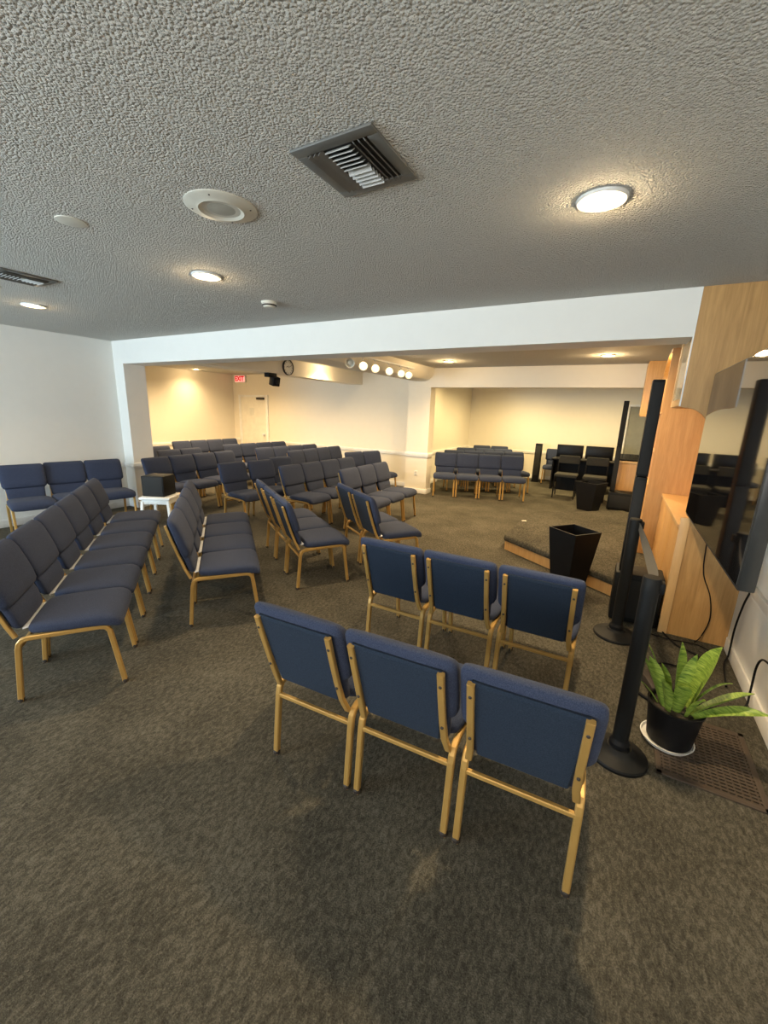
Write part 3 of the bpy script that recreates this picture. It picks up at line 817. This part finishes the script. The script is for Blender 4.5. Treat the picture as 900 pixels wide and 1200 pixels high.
# ------------------------------------------------------------------ stool with cube speaker by the column
o = thing('side_stool', 'white square plastic stool under the black cube speaker', 'stool', (-5.27, 3.27, 0), .55)
MB().bx(-.20, .20, -.20, .20, .42, .455, .012).build('top', 'white', o)
MB().bx(-.175, .175, -.175, .175, .36, .42, .006).build('apron', 'white', o)
for sx in (-1, 1):
    for sy in (-1, 1):
        MB().tube([(sx * .195, sy * .195, 0), (sx * .165, sy * .165, .40)], .02, square=True).build('leg', 'white', o)
o = thing('cube_speaker', 'black cube speaker standing on the white stool', 'speaker', (-5.30, 3.27, .455), .45)
MB().bx(-.15, .15, -.14, .14, 0, .27, .01).build('cabinet', 'black_tex', o)
MB().bx(-.135, .135, -.146, -.139, .015, .255, .003).build('grille', 'grille', o)

# ------------------------------------------------------------------ computer desk, monitors and grey chairs in the alcove
o = thing('computer_desk', 'black computer desk carrying two monitors in the alcove', 'desk', (-.65, 10.55, 0))
MB().bx(-.66, .66, -.30, .35, .69, .72, .004).build('desktop', 'black', o)
for sx in (-.64, .62): MB().bx(sx, sx + .03, -.26, .33, 0, .69).build('side_panel', 'black', o)
MB().bx(-.61, .62, .20, .22, .12, .69).build('modesty_panel', 'black', o)
for x, l in ((-.965, 'left'), (-.355, 'right')):
    o = thing('monitor', 'black flat monitor on the alcove desk, %s of two' % l, 'monitor', (x, 10.5, .72), 0, 'desk monitors')
    MB().bx(-.28, .28, -.02, .02, -.0 + .02, .315, .006).build('case', 'black', o)
    MB().bx(-.268, .268, -.023, -.019, .035, .303, .001).build('screen', 'screen', o)
    MB().bx(-.03, .03, .02, .05, 0.0, .20, .004).build('stand', 'black', o)
    MB().bx(-.10, .10, -.06, .10, 0, .012, .004).build('foot', 'black', o)
for x, l in ((-.87, 'left'), (-.33, 'right')):
    o = thing('desk_chair', 'grey upholstered chair with black frame at the alcove desk, %s of two' % l, 'chair', (x, 9.40, 0), PI, 'grey desk chairs')
    MB().box((0, .0, .475), (.43, .44, .06), None, .02, 3).build('seat', 'grey_fab', o)
    MB().box((0, -.235, .775), (.41, .045, .17), (.12, 0, 0), .016, 3).build('backrest', 'grey_fab', o)
    for s in (-1, 1):
        MB().tube([(s * .20, -.20, .44), (s * .20, -.225, .62), (s * .20, -.245, .82)], .011).build('back_post', 'black', o)
        MB().tube([(s * .205, .19, 0), (s * .205, .17, .45)], .012).build('leg', 'black', o)
        MB().tube([(s * .205, -.22, 0), (s * .205, -.19, .45)], .012).build('leg', 'black', o)
        MB().tube([(s * .205, .183, .12), (s * .205, -.212, .12)], .008).build('side_stretcher', 'black', o)
    MB().bx(-.20, .20, -.20, -.185, .12, .44).build('rear_panel', 'black', o)

# ------------------------------------------------------------------ light
w = bpy.data.worlds.new('World'); scn.world = w; w.use_nodes = True
bg = w.node_tree.nodes['Background']; bg.inputs[0].default_value = (.62, .80, 1, 1); bg.inputs[1].default_value = 1.0
for a, b_, e, c, tilt in ((WX0, WX1, 260, (.66, .86, 1.0), .5), (VX0, VX1, 95, (1.0, .95, .86), .8)):  # first is daylight, second is added fill aimed up at the ceiling
    li = bpy.data.lights.new('window_or_fill_light', 'AREA'); li.shape = 'RECTANGLE'; li.size = b_ - a; li.size_y = WZ1 - WZ0
    li.energy = e; li.color = c
    lo = bpy.data.objects.new('window_or_fill_light', li); COL.objects.link(lo); lo.location = ((a + b_) / 2, YN - .12, (WZ0 + WZ1) / 2); lo.rotation_euler = (PI / 2 + tilt, 0, 0)

# ------------------------------------------------------------------ camera
def rot3():
    p, r, y = .2402, .0338, .5082
    Rz = Matrix(((math.cos(y), math.sin(y), 0), (-math.sin(y), math.cos(y), 0), (0, 0, 1)))
    B = Matrix(((1, 0, 0), (0, 0, -1), (0, 1, 0)))
    Rp = Matrix(((1, 0, 0), (0, math.cos(p), -math.sin(p)), (0, math.sin(p), math.cos(p))))
    Rr = Matrix(((math.cos(r), -math.sin(r), 0), (math.sin(r), math.cos(r), 0), (0, 0, 1)))
    return Rr @ Rp @ B @ Rz
Rm = rot3()
cam = bpy.data.cameras.new('camera'); co = bpy.data.objects.new('camera', cam); COL.objects.link(co)
mw = Matrix((Rm[0], -Rm[1], -Rm[2])).transposed().to_4x4(); mw.translation = (0, 0, 1.65)
co.matrix_world = mw
cam.sensor_fit = 'VERTICAL'; cam.sensor_height = 36; cam.sensor_width = 27; cam.lens = 482.06 / 1200 * 36
cam.clip_start = .02
scn.camera = co
vs = scn.view_settings
vs.view_transform = 'Standard'; vs.look = 'None'; vs.gamma = 1; vs.use_curve_mapping = False; vs.exposure = 0.62
